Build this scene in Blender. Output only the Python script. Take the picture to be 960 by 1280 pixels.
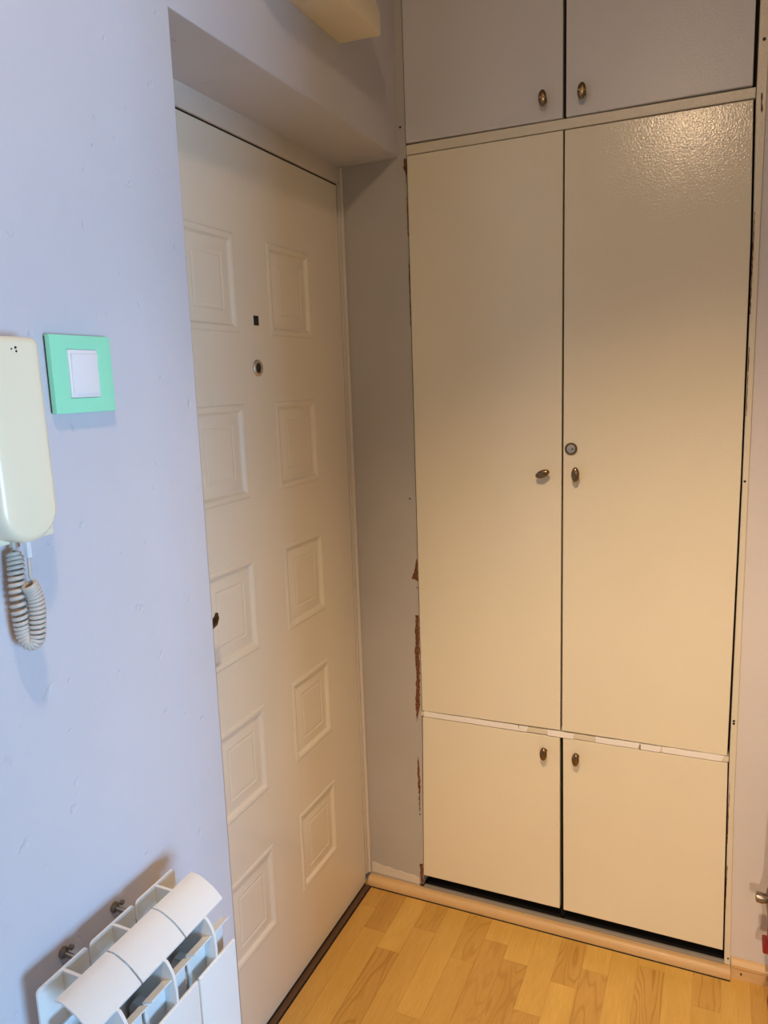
import bpy, bmesh, math, random
from mathutils import Vector, Matrix
random.seed(7)
D = bpy.data
for o in list(D.objects):
    D.objects.remove(o)
C = bpy.context.scene.collection
PI = math.pi

# ------------------------------------------------------------------ camera
RC = ((0.91354180, 0.40523813, -0.03497782),
      (0.03708597, -0.16862217, -0.98498284),
      (-0.40505063, 0.89852581, -0.16907205))
cam_data = D.cameras.new('camera')
cam = D.objects.new('camera', cam_data)
C.objects.link(cam)
r_, d_, f_ = RC
cam.matrix_world = Matrix(((r_[0], -d_[0], -f_[0], 0.765),
                           (r_[1], -d_[1], -f_[1], -1.86),
                           (r_[2], -d_[2], -f_[2], 1.5),
                           (0, 0, 0, 1)))
cam_data.sensor_fit = 'VERTICAL'
cam_data.sensor_height = 32.0
cam_data.lens = 938.856 / 1280 * 32.0
cam_data.clip_start = 0.02
bpy.context.scene.camera = cam

# ------------------------------------------------------------------ world, lights, exposure
sc = bpy.context.scene
sc.view_settings.view_transform = 'Standard'
sc.view_settings.look = 'None'
sc.view_settings.gamma = 1.0
sc.view_settings.use_curve_mapping = False
sc.view_settings.exposure = 0.0
w = D.worlds.new('world')
sc.world = w
w.use_nodes = True
w.node_tree.nodes['Background'].inputs[0].default_value = (0.55, 0.72, 1.0, 1)
w.node_tree.nodes['Background'].inputs[1].default_value = 0.3


def light(name, kind, loc, energy, color, target=None, **kw):
    l = D.lights.new(name, kind)
    l.energy = energy
    l.color = color
    for k, v in kw.items():
        setattr(l, k, v)
    o = D.objects.new(name, l)
    C.objects.link(o)
    o.location = loc
    if target:
        o.rotation_euler = (Vector(target) - Vector(loc)).to_track_quat('-Z', 'Y').to_euler()
    return o


# ceiling fitting of the hall (out of frame above the camera): a reflector bulb and its spill
WARM = (1.0, 0.69, 0.43)
light('hall_lamp', 'SPOT', (0.60, -1.60, 2.50), 128, WARM, (0.86, -0.22, 0.0),
      shadow_soft_size=0.035, spot_size=math.radians(72), spot_blend=1.0)
light('hall_lamp_glow', 'POINT', (0.60, -1.60, 2.50), 12, WARM, shadow_soft_size=0.045)
# added whiter fill spot far behind the camera, brightening the wardrobe's lower half
light('wardrobe_fill_spot', 'SPOT', (1.20, -3.30, 1.60), 112, (1.0, 0.78, 0.56), (0.85, 0.0, 0.25),
      shadow_soft_size=0.06, spot_size=math.radians(41), spot_blend=1.0)
# daylight through the window of the next room, reaching the hall by the doorway in the right wall
light('window_daylight', 'AREA', (3.60, -2.45, 0.98), 142, (0.33, 0.60, 0.96), (0.0, -2.2, 0.9),
      shape='RECTANGLE', size=1.0, size_y=1.0)


# ------------------------------------------------------------------ materials
def lin(c):
    return tuple(((v / 255) / 12.92 if v / 255 <= .04045 else ((v / 255 + .055) / 1.055) ** 2.4) for v in c) + (1.0,)


def new_mat(name, color, rough=0.5, metal=0.0, coat=0.0, spec=0.5):
    m = D.materials.new(name)
    m.use_nodes = True
    b = m.node_tree.nodes['Principled BSDF']
    b.inputs['Base Color'].default_value = color if len(color) == 4 else tuple(color) + (1,)
    b.inputs['Roughness'].default_value = rough
    b.inputs['Metallic'].default_value = metal
    b.inputs['Coat Weight'].default_value = coat
    b.inputs['Specular IOR Level'].default_value = spec
    return m, m.node_tree.nodes, m.node_tree.links, b


def add_noise(nt, coord, scale, detail=3, rough=0.5, stretch=None):
    n = nt.nodes.new('ShaderNodeTexNoise')
    n.inputs['Scale'].default_value = scale
    n.inputs['Detail'].default_value = detail
    n.inputs['Roughness'].default_value = rough
    if stretch:
        mp = nt.nodes.new('ShaderNodeMapping')
        mp.inputs['Scale'].default_value = stretch
        nt.links.new(coord, mp.inputs['Vector'])
        nt.links.new(mp.outputs[0], n.inputs['Vector'])
    else:
        nt.links.new(coord, n.inputs['Vector'])
    return n.outputs['Fac']


def mixc(nt, fac, a, b, mode='MIX'):
    n = nt.nodes.new('ShaderNodeMix')
    n.data_type = 'RGBA'
    n.blend_type = mode
    for s, v in ((n.inputs[0], fac), (n.inputs[6], a), (n.inputs[7], b)):
        if hasattr(v, 'links'):
            nt.links.new(v, s)
        else:
            s.default_value = v
    return n.outputs[2]


def ramp(nt, fac, lo, hi):
    n = nt.nodes.new('ShaderNodeMapRange')
    n.inputs['From Min'].default_value = lo
    n.inputs['From Max'].default_value = hi
    nt.links.new(fac, n.inputs['Value'])
    return n.outputs[0]


def bump(nt, b, height, strength, dist=0.001, prev=None):
    n = nt.nodes.new('ShaderNodeBump')
    n.inputs['Strength'].default_value = strength
    n.inputs['Distance'].default_value = dist
    nt.links.new(height, n.inputs['Height'])
    if prev is not None:
        nt.links.new(prev, n.inputs['Normal'])
    nt.links.new(n.outputs[0], b.inputs['Normal'])
    return n.outputs[0]


def geo_pos(nt):
    return nt.nodes.new('ShaderNodeNewGeometry').outputs['Position']


def paint(name, color, rough, peel_scale=0, peel=0.0, var=0.05, coat=0.0, dirt=None, wave=0.0, dents=False):
    """gloss or matt paint: uneven tone, orange-peel relief, optional faint smudges"""
    m, N, L, b = new_mat(name, color, rough, coat=coat)
    nt = m.node_tree
    p = geo_pos(nt)
    big = add_noise(nt, p, 3.0, 4)
    col = mixc(nt, ramp(nt, big, .3, .7), tuple(c * (1 - var) for c in color[:3]) + (1,),
               tuple(min(1, c * (1 + var)) for c in color[:3]) + (1,))
    if dirt:
        sm = add_noise(nt, p, 22.0, 5, .65)
        col = mixc(nt, ramp(nt, sm, .66, .8), col, dirt)
    L.new(col, b.inputs['Base Color'])
    prev = None
    if wave:
        prev = bump(nt, b, add_noise(nt, p, 6.0, 3), wave, 0.01)
    if dents:
        dn = add_noise(nt, p, 34.0, 2, .5)
        prev = bump(nt, b, ramp(nt, dn, .68, .74), .5, -.002, prev)
    if peel:
        bump(nt, b, add_noise(nt, p, peel_scale, 2), peel, 0.001, prev)
    return m


M = {}
M['wall'] = paint('lilac_wall_paint', (.622, .614, .662), .62, 260, .25, .03, dirt=(.56, .54, .60, 1), wave=.35, dents=True)
M['wall_pink'] = paint('pinkish_lilac_wall_paint', (.71, .665, .65), .64, 240, .35, .03, dirt=(.62, .58, .56, 1), wave=.35)
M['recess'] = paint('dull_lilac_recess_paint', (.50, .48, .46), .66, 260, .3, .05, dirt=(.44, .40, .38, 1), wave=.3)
M['white_wall'] = paint('beige_wall_paint', (.42, .36, .29), .8, 200, .2, .03)
M['door_white'] = paint('white_door_paint', (.85, .785, .665), .26, 500, .06, .02, coat=.2)
M['frame_white'] = paint('white_frame_paint', lin((220, 212, 202)), .35, 300, .15, .03)
M['cream'] = paint('cream_gloss_paint', (.84, .775, .61), .145, 230, .42, .02)
M['greige'] = paint('grey_beige_gloss_paint', (.64, .635, .64), .34, 230, .30, .02)
M['stile'] = paint('worn_frame_paint', (.76, .70, .56), .32, 230, .6, .03, dirt=lin((190, 172, 148)), wave=.2)
M['plaster'] = paint('bare_plaster', lin((222, 214, 204)), .8, 90, .8, .06, wave=.6)
M['tape'] = paint('white_tape', (.93, .91, .88), .45, 150, .4, .03, wave=.4)
M['dark'] = new_mat('dark_interior', lin((12, 10, 9)), .9)[0]
M['gap'] = new_mat('gap_shadow_board', lin((40, 30, 22)), .8)[0]
M['cover'] = paint('cream_plastic', (.88, .78, .58), .45, 600, .05, .02)
M['phone'] = paint('cream_phone_plastic', (.93, .87, .66), .28, 700, .05, .015, coat=.1)
M['cord'] = paint('grey_cord_plastic', lin((205, 196, 184)), .42, 400, .05, .05)
M['green'] = paint('mint_green_plastic', (.34, .88, .60), .30, 700, .03, .01)
M['white_plastic'] = new_mat('white_plastic', lin((240, 238, 240)), .3)[0]
M['black'] = new_mat('black_plastic', lin((18, 16, 16)), .5)[0]
M['radiator'] = paint('white_radiator_enamel', (.76, .79, .79), .32, 600, .08, .015)
M['steel'] = new_mat('grey_steel', lin((150, 142, 132)), .35, 1.0)[0]
M['bronze'] = new_mat('aged_bronze', lin((140, 120, 92)), .30, 1.0)[0]
M['dark_bronze'] = new_mat('dark_bronze', lin((92, 74, 56)), .38, 1.0)[0]
M['silver'] = new_mat('silver_metal', lin((205, 198, 186)), .42, 1.0)[0]
M['strip'] = new_mat('brown_metal_strip', lin((104, 80, 60)), .45, .4)[0]
M['rubber_gap'] = new_mat('dark_rubber_and_gap_shade', lin((28, 22, 20)), .7)[0]  # door seals, and the dark strips that stand in for gap shade
M['red'] = paint('red_plastic', lin((140, 32, 28)), .4, 300, .1, .05)
M['grey_edge'] = new_mat('grey_edging', lin((150, 146, 138)), .6)[0]


def chip_mat():
    m, N, L, b = new_mat('brown_wood_under_paint', lin((110, 66, 38)), .8)
    nt = m.node_tree
    n = add_noise(nt, geo_pos(nt), 140, 4, .7)
    L.new(mixc(nt, ramp(nt, n, .35, .7), lin((78, 42, 24)), lin((150, 98, 60))), b.inputs['Base Color'])
    bump(nt, b, n, .6, .002)
    return m


M['chip'] = chip_mat()


def wood_mat(name, light_c, dark_c, axis, rough, use_obj):
    """beech grain along one axis; planks read shade, cathedral grain and seed from the object colour"""
    m, N, L, b = new_mat(name, light_c, rough, coat=.12)
    nt = m.node_tree
    p = geo_pos(nt)
    seed = None
    if use_obj:
        oi = N.new('ShaderNodeObjectInfo')
        sp = N.new('ShaderNodeSeparateColor')
        L.new(oi.outputs['Color'], sp.inputs[0])
        mu = N.new('ShaderNodeVectorMath'); mu.operation = 'SCALE'
        mu.inputs[0].default_value = (37.0, 53.0, 71.0)
        L.new(sp.outputs[2], mu.inputs['Scale'])
        ad = N.new('ShaderNodeVectorMath'); ad.operation = 'ADD'
        L.new(p, ad.inputs[0]); L.new(mu.outputs[0], ad.inputs[1])
        p = ad.outputs[0]
    st = [14.0, 14.0, 14.0]; st[axis] = 1.0
    fine = add_noise(nt, p, 22.0, 5, .6, st)
    st2 = [6.0, 6.0, 6.0]; st2[axis] = 1.0
    soft = add_noise(nt, p, 3.0, 3, .5, st2)
    base = mixc(nt, ramp(nt, fine, .3, .75), light_c, mixc(nt, .5, light_c, dark_c))
    base = mixc(nt, ramp(nt, soft, .35, .8), base, mixc(nt, .6, light_c, dark_c))
    if use_obj:
        mp = N.new('ShaderNodeMapping')
        s3 = [16.0, 16.0, 16.0]; s3[axis] = 2.6
        mp.inputs['Scale'].default_value = s3
        L.new(p, mp.inputs['Vector'])
        nz = N.new('ShaderNodeTexNoise'); nz.inputs['Scale'].default_value = .7; nz.inputs['Detail'].default_value = 2
        L.new(mp.outputs[0], nz.inputs['Vector'])
        ml = N.new('ShaderNodeMath'); ml.operation = 'MULTIPLY'; ml.inputs[1].default_value = 17.0
        L.new(nz.outputs['Fac'], ml.inputs[0])
        fr = N.new('ShaderNodeMath'); fr.operation = 'PINGPONG'; fr.inputs[1].default_value = .5
        L.new(ml.outputs[0], fr.inputs[0])
        ln = ramp(nt, fr.outputs[0], .30, .5)
        gm = N.new('ShaderNodeMath'); gm.operation = 'MULTIPLY'
        L.new(ln, gm.inputs[0]); L.new(sp.outputs[1], gm.inputs[1])
        base = mixc(nt, gm.outputs[0], base, dark_c)
        shade = N.new('ShaderNodeMix'); shade.data_type = 'RGBA'; shade.blend_type = 'MULTIPLY'
        shade.inputs[0].default_value = 1.0
        L.new(base, shade.inputs[6])
        cb = N.new('ShaderNodeCombineColor')
        pw = N.new('ShaderNodeMath'); pw.operation = 'POWER'; pw.inputs[1].default_value = 1.5
        L.new(sp.outputs[0], pw.inputs[0])
        L.new(sp.outputs[0], cb.inputs[0]); L.new(pw.outputs[0], cb.inputs[1]); L.new(pw.outputs[0], cb.inputs[2])
        L.new(cb.outputs[0], shade.inputs[7])
        base = shade.outputs[2]
    L.new(base, b.inputs['Base Color'])
    bump(nt, b, fine, .12, .0006)
    return m


M['plank'] = wood_mat('beech_laminate', (.86, .575, .15, 1), (.57, .33, .055, 1), 1, .36, True)
M['trim_wood'] = wood_mat('beech_trim', (.76, .53, .27, 1), (.55, .33, .13, 1), 0, .42, False)

# ------------------------------------------------------------------ mesh helpers
ORG = {}


def new():
    return bmesh.new()


def box(bm, x0, x1, y0, y1, z0, z1):
    vs = [bm.verts.new((x, y, z)) for x in (x0, x1) for y in (y0, y1) for z in (z0, z1)]
    for f in ((0, 1, 3, 2), (4, 6, 7, 5), (0, 4, 5, 1), (2, 3, 7, 6), (0, 2, 6, 4), (1, 5, 7, 3)):
        bm.faces.new([vs[i] for i in f])
    return bm


AX = {'x': (1, 2, 0), 'y': (0, 2, 1), 'z': (0, 1, 2)}


def prism(bm, poly, axis, a, b):
    """extrude a 2-D outline along an axis; outline coordinates are the two other axes in order"""
    i, j, k = AX[axis]
    rings = []
    for t in (a, b):
        ring = []
        for u, v in poly:
            c = [0, 0, 0]; c[i] = u; c[j] = v; c[k] = t
            ring.append(bm.verts.new(c))
        rings.append(ring)
    n = len(poly)
    bm.faces.new(rings[0]); bm.faces.new(rings[1][::-1])
    for q in range(n):
        bm.faces.new([rings[0][q], rings[0][(q + 1) % n], rings[1][(q + 1) % n], rings[1][q]])
    return bm


def lathe(bm, prof, centre, axis, seg=24, sx=1.0, sy=1.0, rot=0.0):
    """revolve (radius, height) pairs about an axis; sx, sy squash the circle into an oval"""
    i, j, k = AX[axis]
    rings = []
    for r, h in prof:
        ring = []
        for s in range(seg):
            a = 2 * PI * s / seg
            u, v = r * math.cos(a) * sx, r * math.sin(a) * sy
            u, v = u * math.cos(rot) - v * math.sin(rot), u * math.sin(rot) + v * math.cos(rot)
            c = list(centre); c[i] += u; c[j] += v; c[k] += h
            ring.append(bm.verts.new(c))
        rings.append(ring)
    for q in range(len(rings) - 1):
        for s in range(seg):
            bm.faces.new([rings[q][s], rings[q][(s + 1) % seg], rings[q + 1][(s + 1) % seg], rings[q + 1][s]])
    bm.faces.new(rings[0]); bm.faces.new(rings[-1][::-1])
    return bm


def tube(bm, pts, r, seg=10):
    pts = [Vector(p) for p in pts]
    rings = []
    t0 = (pts[1] - pts[0]).normalized()
    nrm = t0.orthogonal().normalized()
    for q, p in enumerate(pts):
        t = (pts[min(q + 1, len(pts) - 1)] - pts[max(q - 1, 0)]).normalized()
        nrm = (nrm - t * nrm.dot(t)).normalized()
        bi = t.cross(nrm)
        rr = r[q] if isinstance(r, (list, tuple)) else r
        rings.append([bm.verts.new(p + (nrm * math.cos(2 * PI * s / seg) + bi * math.sin(2 * PI * s / seg)) * rr) for s in range(seg)])
    for q in range(len(rings) - 1):
        for s in range(seg):
            bm.faces.new([rings[q][s], rings[q][(s + 1) % seg], rings[q + 1][(s + 1) % seg], rings[q + 1][s]])
    bm.faces.new(rings[0][::-1]); bm.faces.new(rings[-1])
    return bm


def bevel_all(bm, w, seg=2):
    bmesh.ops.recalc_face_normals(bm, faces=bm.faces[:])
    es = [e for e in bm.edges if len(e.link_faces) == 2 and e.calc_face_angle(0) > .5]
    bmesh.ops.bevel(bm, geom=es, offset=w, segments=seg, profile=.6, affect='EDGES', clamp_overlap=True)
    return bm


def obj(name, bm, mat, parent=None, smooth=22, label=None):
    """link a bmesh as one object whose origin sits at the middle of its own geometry"""
    bmesh.ops.recalc_face_normals(bm, faces=bm.faces[:])
    cs = [v.co for v in bm.verts]
    lo = Vector([min(c[i] for c in cs) for i in range(3)])
    hi = Vector([max(c[i] for c in cs) for i in range(3)])
    c = (lo + hi) / 2
    if parent is None:
        c.z = lo.z
    bmesh.ops.translate(bm, verts=bm.verts[:], vec=-c)
    me = D.meshes.new(name)
    bm.to_mesh(me); bm.free()
    me.materials.append(mat)
    if smooth:
        me.shade_smooth()
        try:
            me.set_sharp_from_angle(angle=math.radians(smooth))
        except Exception:
            pass
    o = D.objects.new(name, me)
    C.objects.link(o)
    ORG[o.name] = c.copy()
    if parent is not None:
        o.parent = parent
        o.location = c - ORG[parent.name]
    else:
        o.location = c
    if label:
        o['label'] = label
    return o


def thing(name, loc, label=None, cat=None, kind=None):
    o = D.objects.new(name, None)
    C.objects.link(o)
    o.empty_display_size = .05
    o.location = loc
    ORG[o.name] = Vector(loc)
    tag(o, label, cat, kind)
    return o


def tag(o, label=None, cat=None, kind=None):
    if label: o['label'] = label
    if cat: o['category'] = cat
    if kind: o['kind'] = kind
    return o


def structure(name, bm, mat, label, cat, smooth=30):
    return tag(obj(name, bm, mat, None, smooth), label, cat, 'structure')


# ------------------------------------------------------------------ setting: shell
H = 2.62            # ceiling
LZ = 2.057          # soffit of the door recess
XR = 1.30           # right wall of the hall
YN = -3.6           # wall behind the camera
# left wall with the deep door opening; rounded plaster arrises
bm = new()
prism(bm, [(YN, 0), (-.872, 0), (-.872, LZ), (0.0, LZ), (0.0, H), (YN, H)], 'x', -.26, 0.0)
bmesh.ops.recalc_face_normals(bm, faces=bm.faces[:])
es = [e for e in bm.edges if all(abs(v.co.x) < 1e-5 for v in e.verts) and
      (all(abs(v.co.y + .872) < 1e-5 for v in e.verts) or (all(abs(v.co.z - LZ) < 1e-5 for v in e.verts)))]
ev = [e for e in es if all(abs(v.co.y + .872) < 1e-5 for v in e.verts)]
bmesh.ops.bevel(bm, geom=ev, offset=.014, segments=5, profile=.5, affect='EDGES')
eh = [e for e in bm.edges if all(abs(v.co.z - LZ) < 1e-5 and abs(v.co.x) < 1e-5 for v in e.verts)]
bmesh.ops.bevel(bm, geom=eh, offset=.005, segments=3, profile=.5, affect='EDGES')
structure('wall_left', bm, M['wall'], 'pale lilac painted wall with the light switch, round the front door recess', 'wall')

# wall around the wardrobe: return beside the door, piece right of the wardrobe
bm = new()
prism(bm, [(.838, 0), (.8292, .45), (.827, 2.0), (.827, H), (XR + .12, H), (XR + .12, 0)], 'y', 0.0, .10)
structure('wall_back', bm, M['wall_pink'], 'pinkish wall to the right of the built in wardrobe', 'wall')

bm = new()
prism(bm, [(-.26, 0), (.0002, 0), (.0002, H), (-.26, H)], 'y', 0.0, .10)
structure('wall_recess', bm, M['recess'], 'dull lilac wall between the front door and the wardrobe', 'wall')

# right wall of the hall with the doorway to the daylit room (out of frame)
bm = new()
prism(bm, [(-1.33, 0), (-.001, 0), (-.001, H), (YN, H), (YN, 0), (-2.25, 0), (-2.25, 2.06), (-1.33, 2.06)], 'x', XR, XR + .12)
structure('wall_right', bm, M['white_wall'], 'right hall wall with an open doorway, outside the frame', 'wall')
bm = new(); box(bm, -.26, 3.8, YN - .1, YN - .001, 0, H)
structure('wall_near', bm, M['white_wall'], 'wall behind the camera, outside the frame', 'wall')
bm = new(); box(bm, -.26, 3.8, YN - .1, .6, H, H + .1)
structure('ceiling', bm, M['white_wall'], 'white ceiling above the hall, outside the frame', 'ceiling')
# daylit room: far wall with its window opening and the side wall
bm = new()
for a, b_, c_, d2 in ((YN, -3.1, 0, H), (-1.8, -.9, 0, H), (-3.1, -1.8, 0, .3), (-3.1, -1.8, 1.7, H)):
    box(bm, 3.65, 3.8, a, b_, c_, d2)
structure('wall_far', bm, M['white_wall'], 'window wall of the next room, outside the frame', 'wall')
bm = new(); box(bm, XR + .121, 3.8, -.9, -.8, 0, H)
structure('wall_side', bm, M['white_wall'], 'side wall of the next room, outside the frame', 'wall')

# floor: base slab plus single laminate strips where the picture shows them
bm = new(); box(bm, -.30, 3.8, YN - .1, .6, -.06, -.0012)
floor = structure('floor', bm, M['plank'], 'honey coloured beech strip laminate floor of the hall', 'floor')
floor.color = (.9, .2, .3, 1)
P0, PW = -.0315, .0653
# strip index -> list of (joint y, shade, grain) from the wardrobe outwards
KNOWN = {
    -2: [(-.105, .80, .25), (-.62, .83, .15)], -1: [(-.185, .74, .25), (-.66, .90, .10)], 0: [(-.242, .95, .05), (-.66, .76, .85)],
    1: [(-.135, .82, .45), (-.60, .88, .15)], 2: [(-.42, .96, .05), (-.8, .86, .2)], 3: [(-.203, .88, .65), (-.62, .90, .2)],
    4: [(-.108, .99, .05), (-.54, .80, .35)], 5: [(-.160, 1.0, .05), (-.60, .80, .65)], 6: [(-.306, .98, .10), (-.72, .82, .5)],
    7: [(-.188, .86, .75), (-.60, 1.04, .02)], 8: [(-.118, 1.04, .05), (-.56, .84, .55)], 9: [(-.36, 1.02, .05), (-.8, .92, .2)],
    10: [(-.054, 1.0, .05), (-.50, .88, .95)], 11: [(-.34, 1.02, .05), (-.78, .9, .3)], 12: [(-.136, .90, .8), (-.56, 1.0, .05)],
    13: [(-.40, 1.0, .05), (-.82, .9, .3)], 14: [(-.26, .84, .3), (-.7, .95, .1)],
}
plank_me = None
for k in range(-3, 20):
    x0 = P0 + PW * k
    x1 = min(x0 + PW, XR)
    x0 = max(x0, -.165)
    if x1 - x0 < .01:
        continue
    y = -.004
    rows = list(KNOWN.get(k, [(-random.uniform(.1, .4), random.uniform(.8, 1.0), random.uniform(0, .8))]))
    while y > -1.62:
        if rows:
            yn, sh, gr = rows.pop(0)
        else:
            yn, sh, gr = y - random.choice((.38, .44, .44, .5)), random.uniform(.78, 1.02), random.choice((.05, .1, .3, .7))
        bm = new()
        g = .00025
        box(bm, x0 + g, x1 - g, yn + g, y - g, -.0012, random.uniform(0.0, .00025))
        o = obj('plank', bm, M['plank'], floor, 0)
        o.color = (min(1, .88 + (sh - .9) * .75), gr, random.random(), 1)
        y = yn

# quarter-round beech trim along the wardrobe foot, and the skirting right of it
def trim_profile(h, d):
    p = [(0.0, 0.0), (-d, 0.0), (-d, h * .30)]
    for q in range(7):
        a = q / 6 * PI / 2
        p.append((-d * .30 - d * .70 * math.cos(a), h * .30 + h * .70 * math.sin(a)))
    p.append((0.0, h))
    return p


bm = new(); prism(bm, trim_profile(.027, .024), 'x', -.160, .8385)
tr = structure('trim_1', bm, M['trim_wood'], 'beech quarter round trim on the floor along the wardrobe foot', 'trim')
bm = new(); box(bm, -.160, .8385, -.0262, -.0235, -.001, .0022)  # dark strip put in for the shadow line at the trim foot
obj('trim_gap_shade', bm, M['rubber_gap'], tr, 0, label='dark strip standing in for the shadow gap between trim and floor')
bm = new(); lathe(bm, [(.0022, .0), (.0022, .0012)], (.385, -.0200, .0180), 'y', 8)
obj('nail_hole', bm, M['black'], tr, 0)
bm = new()
prism(bm, [(-.0005, 0), (-.012, 0), (-.012, .029), (-.015, .033), (-.0155, .041), (-.012, .047), (-.005, .052), (-.0005, .053)], 'x', .8395, XR - .001)
br = structure('baseboard_right', bm, M['trim_wood'], 'beech skirting board right of the wardrobe, two stepped mouldings', 'baseboard')
bm = new(); lathe(bm, [(.0028, 0), (.0028, -.0006)], (.862, -.0123, .0175), 'y', 10, .7, 1.3)
obj('nail_hole', bm, M['black'], br)
bm = new()
pl = [(-.154, .036)] + [(-.154 + .1535 * i / 8, .066 - .0015 * i + random.uniform(-.003, .003)) for i in range(9)] + [(-.0005, .033)]
prism(bm, pl, 'y', -.003, 0.0)
structure('trim_2', bm, M['plaster'], 'rough bare plaster strip at the foot of the door recess', 'trim')

# ------------------------------------------------------------------ front door (door_1)
XD = -.168
Y0, Y1 = -.856, -.0215
Z0, Z1 = .010, 2.008
door = thing('door_1', (XD, (Y0 + Y1) / 2, 0), 'white ten panel front door with peephole in the left wall recess', 'door', 'structure')
cols = ((-.6890, -.4990), (-.3760, -.1860))
rows = ((.222, .434), (.576, .785), (.920, 1.132), (1.263, 1.467), (1.614, 1.816))
ys = sorted({Y0, Y1, *[v for c in cols for v in c]})
zs = sorted({Z0, Z1, *[v for r in rows for v in r]})
bm = new()
grid = {(i, j): bm.verts.new((XD, y, z)) for i, y in enumerate(ys) for j, z in enumerate(zs)}
for i in range(len(ys) - 1):
    for j in range(len(zs) - 1):
        yc, zc = (ys[i] + ys[i + 1]) / 2, (zs[j] + zs[j + 1]) / 2
        if any(a < yc < b for a, b in cols) and any(a < zc < b for a, b in rows):
            continue
        bm.faces.new([grid[i, j], grid[i + 1, j], grid[i + 1, j + 1], grid[i, j + 1]])
# edges and back of the leaf
back = [bm.verts.new((XD - .05, y, z)) for y, z in ((Y0, Z0), (Y1, Z0), (Y1, Z1), (Y0, Z1))]
bm.faces.new(back)
nI, nJ = len(ys) - 1, len(zs) - 1
bm.faces.new([grid[i, 0] for i in range(nI + 1)] + [back[1], back[0]])
bm.faces.new([grid[i, nJ] for i in range(nI + 1)] + [back[2], back[3]])
bm.faces.new([grid[0, j] for j in range(nJ + 1)] + [back[3], back[0]])
bm.faces.new([grid[nI, j] for j in range(nJ + 1)] + [back[2], back[1]])
leaf = obj('door_leaf', bm, M['door_white'], door, 25)
PROFILE = ((0, 0), (.003, .0022), (.008, .0028), (.013, .0016), (.018, -.0040), (.022, -.0044), (.044, -.0010), (.0465, -.0022), (.050, -.0022), (.053, -.0012))
for y0, y1 in cols:
    for z0, z1 in rows:
        bm = new()
        prev = None
        for t, h in PROFILE:
            ring = [bm.verts.new((XD + h, y, z)) for y, z in ((y0 + t, z0 + t), (y1 - t, z0 + t), (y1 - t, z1 - t), (y0 + t, z1 - t))]
            if prev:
                for s in range(4):
                    bm.faces.new([prev[s], prev[(s + 1) % 4], ring[(s + 1) % 4], ring[s]])
            prev = ring
        bm.faces.new(prev)
        obj('panel', bm, M['door_white'], leaf, 14)
# frame: head and hinge jamb, with a rounded outer bead
bm = new()
box(bm, XD - .06, XD + .004, -.87, -.0005, Z1 + .0045, LZ + .002)
bevel_all(bm, .002)
obj('head_frame', bm, M['frame_white'], door)
bm = new()
box(bm, XD - .06, XD + .004, Y1 + .0035, -.0005, .034, Z1 + .004)
bevel_all(bm, .002)
tube(bm, [(XD + .006, -.0045, .036), (XD + .006, -.0045, LZ - .004)], .0055, 10)
obj('jamb_frame', bm, M['frame_white'], door)
bm = new(); box(bm, XD - .055, XD - .03, Y0 - .01, Y1 + .02, .004, Z1 + .02)
box(bm, XD - .03, XD - .0015, Y0, Y1 + .0040, Z1, Z1 + .0050)  # thin dark boxes in the leaf gaps stand in for their shade
box(bm, XD - .03, XD - .0015, Y1, Y1 + .0040, .034, Z1 + .0050)
obj('seal_and_gap_shade', bm, M['rubber_gap'], door, 0)
bm = new(); box(bm, XD - .012, XD + .0165, -.868, -.0255, -.001, .0055)
bevel_all(bm, .0012, 1)
obj('threshold_strip', bm, M['strip'], door, label='dark brown metal threshold strip')
bm = new(); box(bm, XD - .004, XD + .0012, -.860, -.027, .0055, .0105)
box(bm, XD + .0165, XD + .0200, -.868, -.0255, -.001, .0012)
obj('threshold_seal', bm, M['rubber_gap'], door, 0)
bm = new(); lathe(bm, [(.0180, 0), (.0180, .002), (.0160, .0042), (.0118, .0042), (.0108, .0015)], (XD, -.4377, 1.5423), 'x', 28)
pe = obj('peephole', bm, M['silver'], leaf, label='round silver peephole')
bm = new(); lathe(bm, [(.0106, .0012), (.0104, .0022), (.0055, .0030), (.001, .0032)], (XD, -.4377, 1.5423), 'x', 24)
obj('peephole_lens', bm, M['black'], pe)
bm = new(); box(bm, XD, XD + .0015, -.4415, -.4240, 1.6335, 1.6540)
obj('square_plug', bm, M['black'], leaf, 0, label='small black square in the door')
# lever handle, mostly hidden behind the wall corner
bm = new(); lathe(bm, [(.026, 0), (.026, .006), (.022, .010), (.011, .012), (.010, .048)], (XD, -.800, 1.052), 'x', 24)
hd = obj('handle_rose', bm, M['dark_bronze'], leaf)
bm = new()
tube(bm, [(XD + .046, -.808, 1.051), (XD + .049, -.79, 1.051), (XD + .050, -.76, 1.0505), (XD + .050, -.735, 1.050), (XD + .050, -.720, 1.0535), (XD + .049, -.711, 1.061), (XD + .048, -.708, 1.070)],
     [.010, .0100, .009, .0085, .0075, .0055, .0025], 14)
obj('handle_lever', bm, M['dark_bronze'], hd, 60)

# ------------------------------------------------------------------ built-in wardrobe
ward = thing('wardrobe', (.42, 0, 0), 'cream built in wardrobe with six doors between the front door recess and the right wall', 'wardrobe')
TH = .019


def quad_slab(name, pts, yf, th, mat, bev=.0018, label=None, parent=ward):
    """panel with four free front corners (x, z): BL, BR, TR, TL"""
    bm = new()
    prism(bm, pts, 'y', yf, yf + th)
    bevel_all(bm, bev, 2)
    return obj(name, bm, mat, parent, 12, label)


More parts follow.
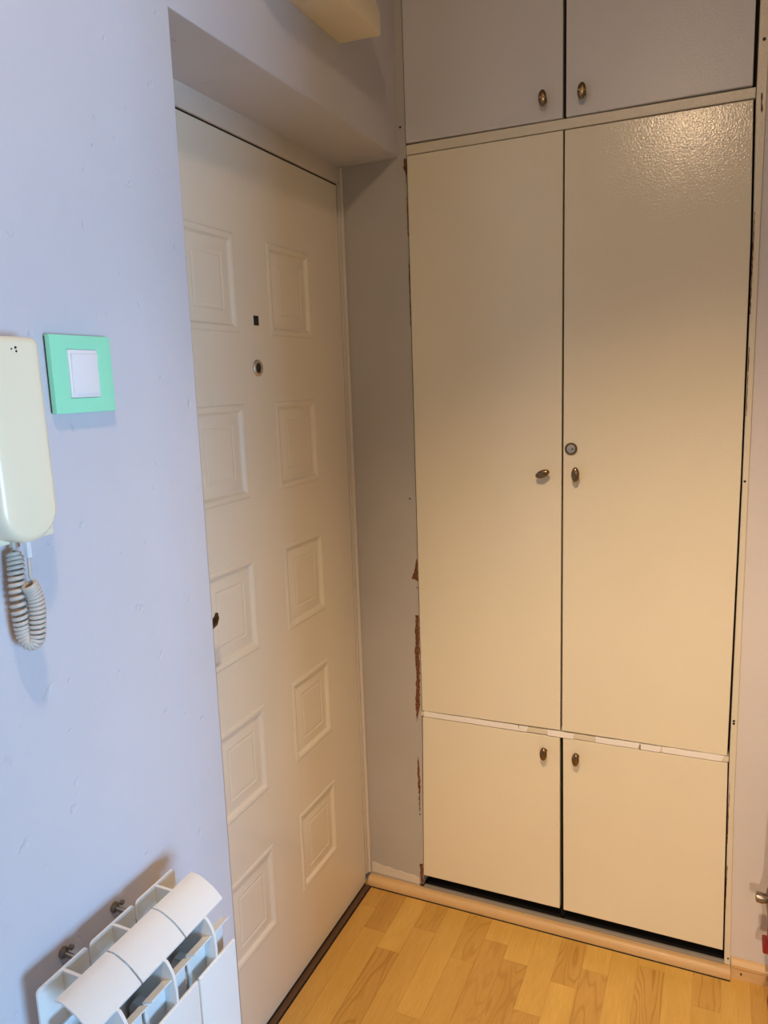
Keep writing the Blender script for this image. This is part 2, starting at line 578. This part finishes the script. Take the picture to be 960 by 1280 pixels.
# frame
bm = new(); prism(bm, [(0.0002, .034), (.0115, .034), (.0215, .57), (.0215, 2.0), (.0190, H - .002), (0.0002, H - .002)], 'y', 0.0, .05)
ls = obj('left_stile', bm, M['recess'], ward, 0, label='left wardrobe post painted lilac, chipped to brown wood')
bm = new(); prism(bm, [(.8235, .028), (.8375, .028), (.829, .45), (.8268, 1.8), (.8268, H - .002), (.8065, H - .002), (.8075, 2.05), (.8135, 1.77), (.8148, 1.25), (.8140, .58)], 'y', -.0035, .05)
bevel_all(bm, .0015, 1)
rs = obj('right_stile', bm, M['stile'], ward, 0, label='right wardrobe post in worn cream paint')
quad_slab('upper_rail', [(.0215, 2.0590), (.8065, 2.0570), (.8065, 2.0785), (.0215, 2.0830)], .0015, .045, M['stile'])
rail = quad_slab('middle_rail', [(.0215, .5685), (.8130, .5725), (.8130, .5870), (.0215, .5815)], -.0035, .045, M['stile'])
segs = ((.0308, .2995, .0), (.3020, .3276, 1), (.379, .4473, 2), (.502, .6090, .0), (.6115, .660, 1), (.6625, .8023, 0))
for a, b_, s in segs:
    zz = lambda x: .5690 + .0045 * (x - .0215) / .79
    bm = new()
    n = 6
    top = [(a + (b_ - a) * i / n, zz(a + (b_ - a) * i / n) + .0150 + random.uniform(-.0008, .0006)) for i in range(n + 1)]
    bot = [(a + (b_ - a) * i / n, zz(a + (b_ - a) * i / n) - random.uniform(0, .0008)) for i in range(n, -1, -1)]
    bot[0] = (bot[0][0] - random.uniform(-.004, .006), bot[0][1])
    prism(bm, top + bot, 'y', -.0050 - .0008 * s, -.0030)
    obj('tape', bm, M['tape'], rail, 0, label='white tape patch')
for x in (.3007, .6102):
    bm = new(); box(bm, x - .0011, x + .0011, -.0040, .0012, .5695, .5835)
    obj('crack', bm, M['gap'], rail, 0)
# carcass: dark inside behind doors and gaps
bm = new()
box(bm, .0, .019, .05, .52, .0, H - .003)
box(bm, .819, .837, .05, .52, .0, H - .003)
box(bm, .019, .819, .50, .52, .0, H - .003)
box(bm, .4085, .4225, .03, .50, .0, H - .003)
box(bm, .019, .4085, .007, .50, .02, .031)
box(bm, .4225, .819, .007, .50, .02, .031)
obj('carcass', bm, M['dark'], ward, 0, label='dark wardrobe inside seen in the gap under the doors')
bm = new(); box(bm, .02, .82, .024, .030, .60, H - .01)
obj('inner_board', bm, M['gap'], ward, 0)
bm = new(); box(bm, .015, .823, -.0035, .006, .026, .0345)
bevel_all(bm, .001, 1)
obj('edging_strip', bm, M['grey_edge'], ward, 0)
bm = new(); box(bm, .57, .815, .045, .060, .033, .055)
obj('inner_batten', bm, new_mat('dark_brown_board', lin((70, 52, 42)), .6)[0], ward, 0)

YF = -.004
doors = {}
doors['ul'] = quad_slab('door', [(.0235, 2.0860), (.4100, 2.0820), (.4090, H - .01), (.0220, H - .01)], YF, TH, M['greige'], label='grey beige upper left door')
doors['ur'] = quad_slab('door', [(.4175, 2.0820), (.8000, 2.0815), (.7965, H - .01), (.4165, H - .01)], YF, TH, M['greige'], label='grey beige upper right door')
doors['tl'] = quad_slab('door', [(.0245, .5845), (.4112, .5890), (.4112, 2.0550), (.0250, 2.0560)], YF, TH, M['cream'], label='tall left door')
doors['tr'] = quad_slab('door', [(.4160, .5890), (.8090, .5890), (.8110, 1.25), (.8090, 1.77), (.8025, 2.0535), (.4150, 2.0545)], YF, TH, M['cream'], label='tall right door with the lock')
doors['ll'] = quad_slab('door', [(.0150, .0680), (.4125, .0690), (.4105, .5675), (.0255, .5660)], YF, TH, M['cream'], label='lower left door')
doors['lr'] = quad_slab('door', [(.4225, .0680), (.8190, .0655), (.8110, .5705), (.4185, .5685)], YF, TH, M['cream'], label='lower right door')


def knob(parent, x, z, rot, sx=.0096, sz=.0182):
    bm = new()
    lathe(bm, [(.0065, .0), (.0050, -.002), (.0042, -.017)], (x, YF, z), 'y', 16)
    prof = []
    for q in range(9):
        a = PI * q / 8
        prof.append((max(.001, math.sin(a)) ** .7, -.0215 + .0060 * math.cos(a)))
    lathe(bm, prof, (x, YF, z), 'y', 28, sx, sz, rot)
    # raised grip ridge across the oval
    i0 = len(bm.verts)
    box(bm, -sx * .80, sx * .80, -.0275, -.0240, -.0016, .0016)
    bm.verts.ensure_lookup_table()
    vs = bm.verts[i0:]
    bmesh.ops.rotate(bm, verts=vs, cent=(0, 0, 0), matrix=Matrix.Rotation(-rot if abs(rot) > .5 else .15 - rot, 3, 'Y'))
    bmesh.ops.translate(bm, verts=vs, vec=(x, YF, z))
    return obj('knob', bm, M['bronze'], parent, 40)


knob(doors['ul'], .3683, 2.1245, .05)
knob(doors['ur'], .4555, 2.1245, -.04)
knob(doors['tl'], .3688, 1.2660, -1.18)
knob(doors['tr'], .4485, 1.2655, .0)
knob(doors['ll'], .3716, .5250, -.03)
knob(doors['lr'], .4548, .5245, -.04)
bm = new(); lathe(bm, [(.0150, 0), (.0150, -.003), (.0132, -.0052), (.0108, -.0052), (.0105, -.002)], (.4345, YF, 1.3262), 'y', 32)
lock = obj('lock', bm, M['bronze'], doors['tr'], label='round bronze cam lock')
bm = new(); lathe(bm, [(.0104, -.0015), (.0104, -.0040), (.0096, -.0044), (.0060, -.0044), (.0057, -.0034), (.005, -.0034), (.0047, -.0048), (.001, -.0050)], (.4345, YF, 1.3262), 'y', 28)
obj('lock_cylinder', bm, M['silver'], lock)
bm = new(); box(bm, .4350, .4415, YF - .0056, YF - .0046, 1.3254, 1.3272)
obj('keyhole', bm, M['black'], lock, 0)

# chipped paint and screw holes
def chip(pts, parent=ls, yf=-.0006, jit=.0017):
    bm = new()
    out = []
    n = len(pts)
    for i in range(n):
        a, b_ = pts[i], pts[(i + 1) % n]
        ln = math.hypot(b_[0] - a[0], b_[1] - a[1])
        k = max(1, int(ln / .007))
        for q in range(k):
            t = q / k
            out.append((a[0] + (b_[0] - a[0]) * t + random.uniform(-jit, jit), a[1] + (b_[1] - a[1]) * t + random.uniform(-jit, jit)))
    prism(bm, out, 'y', yf, .001)
    obj('paint_chip', bm, M['chip'], parent, 0)


chip([(.0190, 1.022), (.0215, 1.022), (.0215, .962), (.0030, .966), (.0110, .985)])
chip([(.0205, .946), (.0215, .946), (.0215, .938), (.0195, .938)])
chip([(.0110, .862), (.0200, .862), (.0200, .760), (.0190, .680), (.0170, .600), (.0140, .575), (.0060, .545), (.0040, .600), (.0080, .680), (.0070, .760)])
chip([(.0045, .440), (.0075, .435), (.0105, .400), (.0105, .340), (.0085, .270), (.0050, .262), (.0065, .320), (.0035, .380)])
chip([(.0030, .100), (.0115, .100), (.0115, .036), (.0030, .036)])
chip([(.0165, 2.052), (.0215, 2.052), (.0215, 2.000), (.0195, 1.990), (.0185, 2.020), (.0130, 2.030)])
chip([(.0200, 1.960), (.0215, 1.960), (.0215, 1.865), (.0202, 1.870)], jit=.0006)
chip([(.0203, 1.800), (.0215, 1.800), (.0215, 1.640), (.0206, 1.650)], jit=.0006)
for z0, z1, x in ((1.83, 1.62, .8138), (1.55, 1.40, .8150), (.52, .36, .8168), (.30, .18, .8195)):
    chip([(x, z0), (x + .0012, z0), (x + .0014, z1), (x, z1)], rs, -.0042, .0006)
chip([(.8160, 2.062), (.8195, 2.064), (.8190, 2.045), (.8210, 2.030), (.8190, 2.024), (.8165, 2.040)], rs, -.0042, .0008)


def hole(x, z, r, parent, yf):
    bm = new(); lathe(bm, [(r, .001), (r, yf)], (x, 0, z), 'y', 10)
    obj('screw_hole', bm, M['black'], parent, 0)


hole(.0045, 1.1895, .0024, ls, -.0006)
hole(.0080, 2.1265, .0028, ls, -.0006)
hole(.0175, .9420, .0016, ls, -.0006)
hole(.0070, .2590, .0022, ls, -.0006)
hole(.8175, 2.165, .0035, rs, -.0042)
hole(.8195, 1.2540, .0028, rs, -.0042)
hole(.8200, .6800, .0028, rs, -.0042)
hole(.8200, .6735, .0028, rs, -.0042)
hole(.8320, .0460, .0022, rs, -.0042)

# ------------------------------------------------------------------ cover above the door
bm = new()
prism(bm, [(.0005, 2.208), (.0965, 2.204), (.0965, 2.246), (.0885, 2.272), (.0690, 2.310), (.0005, 2.318)], 'y', -.705, -.308)
bevel_all(bm, .0025, 2)
cv = tag(thing('meter_cover', (.0, -.506, 2.204)), 'cream boxy cover fixed high on the wall above the front door', 'cover')
obj('cover_shell', bm, M['cover'], cv)
bm = new(); box(bm, .0005, .006, -.706, -.3085, 2.2085, 2.319)
obj('cover_base', bm, M['cover'], cv, 0)

# ------------------------------------------------------------------ light switch
sw = thing('light_switch', (.0, -1.1095, 1.476), 'white rocker light switch in a square mint green plate on the lilac wall', 'light switch')
yA, yB, zA, zB = -1.1665, -1.0655, 1.4760, 1.5735
bm = new(); box(bm, .0005, .005, yA + .0025, yB - .0025, zA + .002, zB - .002)
obj('back_plate', bm, M['black'], sw, 0)
bm = new()
FX = .0125
outer = [(yA, zA), (yB, zA), (yB, zB), (yA, zB)]
inner = [(-1.1408, 1.4950), (-1.0912, 1.4950), (-1.0912, 1.5560), (-1.1408, 1.5560)]
rg = []
for ring, x in ((outer, .0045), (outer, FX), (inner, FX), (inner, .0045)):
    rg.append([bm.verts.new((x, y, z)) for y, z in ring])
for q in range(4):
    a, b_ = rg[q], rg[(q + 1) % 4]
    for s in range(4):
        bm.faces.new([a[s], a[(s + 1) % 4], b_[(s + 1) % 4], b_[s]])
bevel_all(bm, .0009, 2)
obj('cover_plate', bm, M['green'], sw, 30, label='mint green square plate')
bm = new(); box(bm, .0045, FX + .0010, -1.1404, -1.0916, 1.4954, 1.5556); bevel_all(bm, .0008, 2)
bz = obj('bezel', bm, M['white_plastic'], sw)
bm = new()
prism(bm, [(FX + .0008, 1.5005), (FX + .0032, 1.5005), (FX + .0026, 1.525), (FX + .0052, 1.5500), (FX + .0008, 1.5500)], 'y', -1.1375, -1.0945)
bevel_all(bm, .0006, 2)
obj('rocker', bm, M['white_plastic'], bz)

# ------------------------------------------------------------------ wall intercom
ic = thing('intercom', (.0, -1.245, 1.33), 'cream wall intercom handset with a coiled cord, cut by the left frame edge', 'intercom')
bm = new()
box(bm, .0005, .013, -1.302, -1.1905, 1.3295, 1.5650); bevel_all(bm, .003, 3)
base = obj('wall_base', bm, M['phone'], ic)
# handset: stack of rounded outlines from the back to the bulging front
bm = new()
def handset_ring(x, inset, top, bot, w=.0405, yc=-1.2530):
    hw = w - inset
    r = hw * .96
    zb = bot + inset
    zt = top - inset
    pts = []
    for q in range(13):
        a = PI + PI * q / 12
        pts.append((yc + hw * math.cos(a), zb + r * 1.05 + r * 1.05 * math.sin(a)))
    rt = .008
    for q in range(5):
        a = 0 + PI / 2 * q / 4
        pts.append((yc + hw - rt + rt * math.cos(a), zt - rt + rt * math.sin(a)))
    for q in range(5):
        a = PI / 2 + PI / 2 * q / 4
        pts.append((yc - hw + rt + rt * math.cos(a), zt - rt + rt * math.sin(a)))
    return pts


def bulge(z):
    """the mouthpiece end stands further off the wall than the middle"""
    t = (z - 1.333) / (1.568 - 1.333)
    return .006 * math.exp(-((t - .10) / .22) ** 2) + .003 * math.exp(-((t - .95) / .2) ** 2)


rings = []
for x, ins in ((.013, .003), (.016, .0008), (.022, 0), (.038, .0006), (.0430, .0022), (.0458, .0050), (.0470, .009)):
    rings.append([bm.verts.new((x + bulge(z) * (x - .013) / .034, y, z)) for y, z in handset_ring(x, ins, 1.5665, 1.333)])
n = len(rings[0])
for a, b_ in zip(rings, rings[1:]):
    for s in range(n):
        bm.faces.new([a[s], a[(s + 1) % n], b_[(s + 1) % n], b_[s]])
bm.faces.new(rings[0])
# cap of quads so the bulge stays smooth
last = rings[-1]
bm.faces.new(last[::-1])
bmesh.ops.triangulate(bm, faces=[f for f in bm.faces if len(f.verts) > 4])
hs = obj('handset', bm, M['phone'], ic, 50)
for dy, dz, r in ((-1.2545, 1.5515, .0009), (-1.2490, 1.5530, .0014), (-1.2484, 1.5490, .0012)):
    bm = new(); lathe(bm, [(r, .046), (r, .0508)], (0, dy, dz), 'x', 8)
    obj('scuff', bm, M['rubber_gap'], hs, 0)
# coiled cord: down from the base and back up beside itself
def path_point(t):
    P = [(.013, -1.2500, 1.332), (.017, -1.2545, 1.318), (.020, -1.2575, 1.300), (.021, -1.2600, 1.275), (.021, -1.2600, 1.245), (.021, -1.2585, 1.225),
         (.026, -1.2565, 1.2120), (.033, -1.2520, 1.2150), (.036, -1.2500, 1.235), (.037, -1.2490, 1.255), (.037, -1.2515, 1.272), (.037, -1.2565, 1.2830)]
    n = len(P) - 1
    s = min(t * n, n - 1e-6)
    i = int(s); u = s - i
    p0, p1, p2, p3 = [Vector(P[max(0, min(n, i + q))]) for q in (-1, 0, 1, 2)]
    return .5 * ((2 * p1) + (-p0 + p2) * u + (2 * p0 - 5 * p1 + 4 * p2 - p3) * u * u + (-p0 + 3 * p1 - 3 * p2 + p3) * u ** 3)


turns, ppt = 37, 12
pts = []
NP = turns * ppt
for q in range(NP + 1):
    t = .07 + .93 * q / NP
    c = path_point(t)
    tg = (path_point(min(1, t + .01)) - path_point(max(0, t - .01))).normalized()
    n1 = tg.cross(Vector((1, 0, 0)))
    if n1.length < .2: n1 = tg.cross(Vector((0, 1, 0)))
    n1.normalize(); n2 = tg.cross(n1)
    R_ = .0074 * min(1, q / 14 + .15)
    a = 2 * PI * q / ppt
    pts.append(c + (n1 * math.cos(a) + n2 * math.sin(a)) * R_)
bm = new(); tube(bm, pts, .0026, 7)
tube(bm, [(.013, -1.250, 1.336), (.015, -1.2515, 1.328), tuple(pts[0])], .0020, 8)
tube(bm, [tuple(pts[-1]), (.037, -1.2535, 1.292), (.037, -1.2530, 1.315), (.035, -1.2530, 1.345)], .0020, 8)
obj('cord', bm, M['cord'], ic, 60, label='grey coiled cord')
bm = new(); box(bm, .033, .041, -1.2560, -1.2500, 1.315, 1.352); bevel_all(bm, .001, 1)
obj('plug', bm, M['white_plastic'], ic, 30, label='white cord plug')
bm = new(); box(bm, .010, .017, -1.2560, -1.2450, 1.325, 1.336); bevel_all(bm, .001, 1)
obj('plug', bm, M['cord'], ic)

# ------------------------------------------------------------------ radiator: three cast sections
rad = thing('radiator', (.09, -1.195, .215), 'white three section aluminium radiator on the lilac wall under the intercom', 'radiator')
SW = .0824
ZB = .215
def top_curve():
    return [(.0725, .7965), (.0815, .7970), (.0905, .7945), (.1000, .7900), (.1100, .7840), (.1190, .7765), (.1268, .7685)]


def rad_section(y0):
    yc = y0 + SW / 2
    sec = None
    # core: collector tube, flat water way and the web that carries the fins
    bm = new()
    web = [(.0415, ZB + .03), (.0415, .7950)] + [(x, z - .002) for x, z in top_curve()] + [(.1300, .7655), (.1345, .7590), (.1385, .7510), (.1412, .7400), (.1425, .7250), (.1425, ZB + .03)]
    prism(bm, web, 'y', yc - .0022, yc + .0022)
    prism(bm, [(.072, ZB + .02), (.078, ZB + .012), (.104, ZB + .012), (.110, ZB + .02), (.110, .690), (.104, .700), (.078, .700), (.072, .690)], 'y', yc - .016, yc + .016)
    for z in (ZB + .045, .668):
        lathe(bm, [(.021, -SW / 2 + .0005), (.021, SW / 2 - .0005)], (.091, yc, z), 'y', 20)
    sec = obj('section', bm, M['radiator'], rad, 30)
    # rear fin with rounded upper corners
    bm = new()
    a, b_ = y0 + .001, y0 + SW - .001
    pts = [(a, ZB + .02), (b_, ZB + .02)]
    for q in range(6):
        t = PI / 2 * q / 5
        pts.append((b_ - .006 + .006 * math.cos(t), .7965 - .006 + .006 * math.sin(t)))
    for q in range(6):
        t = PI / 2 + PI / 2 * q / 5
        pts.append((a + .006 + .006 * math.cos(t), .7965 - .006 + .006 * math.sin(t)))
    prism(bm, pts, 'x', .0395, .0425)
    obj('rear_fin', bm, M['radiator'], sec)
    # curved top cap
    bm = new()
    tc = top_curve()
    lower = [(x - .0006, z - .0028) for x, z in tc][::-1]
    prism(bm, tc + lower, 'y', y0, y0 + SW)
    obj('top_cap', bm, M['radiator'], sec, 40)
    # slanted middle fin
    bm = new()
    prism(bm, [(.1370, .7425), (.1370, .7402), (.1235, .7330), (.1225, .6400), (.1200, .6400), (.1210, .7352)], 'y', y0 + .0015, y0 + SW - .0015)
    obj('middle_fin', bm, M['radiator'], sec)
    # inner fin behind, narrower
    bm = new()
    prism(bm, [(.0640, .7500), (.0662, .7500), (.0662, .30), (.0640, .30)], 'y', y0 + .004, y0 + SW - .004)
    obj('inner_fin', bm, M['radiator'], sec)
    # flat front panel
    bm = new()
    prism(bm, [(.1400, ZB), (.1440, ZB), (.1440, .7060), (.1425, .7075), (.1400, .7075)], 'y', y0 + .0004, y0 + SW - .0004)
    bevel_all(bm, .0012, 2)
    obj('front_panel', bm, M['radiator'], sec)


for k in range(3):
    rad_section(-1.0660 - SW - k * .0850)
# wall hooks that carry the radiator
for yb in (-1.1465, -1.2390):
    bm = new()
    tube(bm, [(.0005, yb - .002, .776), (.020, yb - .002, .776), (.034, yb - .002, .770), (.0385, yb - .002, .755), (.060, yb - .002, .735)], .0035, 8)
    lathe(bm, [(.0075, .0005), (.0075, .004), (.0048, .0062), (.001, .0068)], (0, yb - .002, .7775), 'x', 14)
    lathe(bm, [(.0030, .0068), (.0040, .0110), (.0022, .0125)], (0, yb + .0045, .7830), 'x', 10)
    obj('wall_hook', bm, M['steel'], rad, 40)

# ------------------------------------------------------------------ stand at the right frame edge
st = thing('upright_stand', (.95, -.085, 0), 'upright stand with grey metal clamp and red parts, cut by the right frame edge', 'stand')
bm = new()
lathe(bm, [(.014, .19), (.018, .212), (.022, .240), (.027, .270), (.029, .285), (.029, .292), (.024, .300), (.016, .70)], (.9300, -.085, 0), 'z', 20)
lathe(bm, [(.009, .05), (.009, .19)], (.940, -.085, 0), 'z', 14)
pole = obj('pole', bm, M['steel'], st, 40)
bm = new()
lathe(bm, [(.006, -.020), (.0115, -.018), (.0125, -.008), (.011, 0), (.008, .010)], (.9000, -.085, .2895), 'x', 14)
tube(bm, [(.905, -.085, .295), (.907, -.085, .315), (.917, -.085, .330), (.932, -.085, .336), (.950, -.085, .33)], .0045, 8)
obj('clamp', bm, M['steel'], pole, 40)
bm = new()
lathe(bm, [(.0100, .175), (.0145, .180), (.0150, .215), (.0140, .222)], (.9230, -.085, 0), 'z', 18)
obj('sleeve', bm, M['red'], st, 40, label='red sleeve')
bm = new(); box(bm, .8995, .962, -.110, -.060, .164, .179); bevel_all(bm, .004, 2)
obj('bracket', bm, M['red'], st, 30, label='red bracket')
bm = new()
lathe(bm, [(.004, .070), (.022, .066), (.030, .045), (.0315, .022), (.028, 0.0)], (.9475, -.085, 0.0), 'z', 24)
obj('foot', bm, M['red'], st, 40, label='dark red rounded foot')
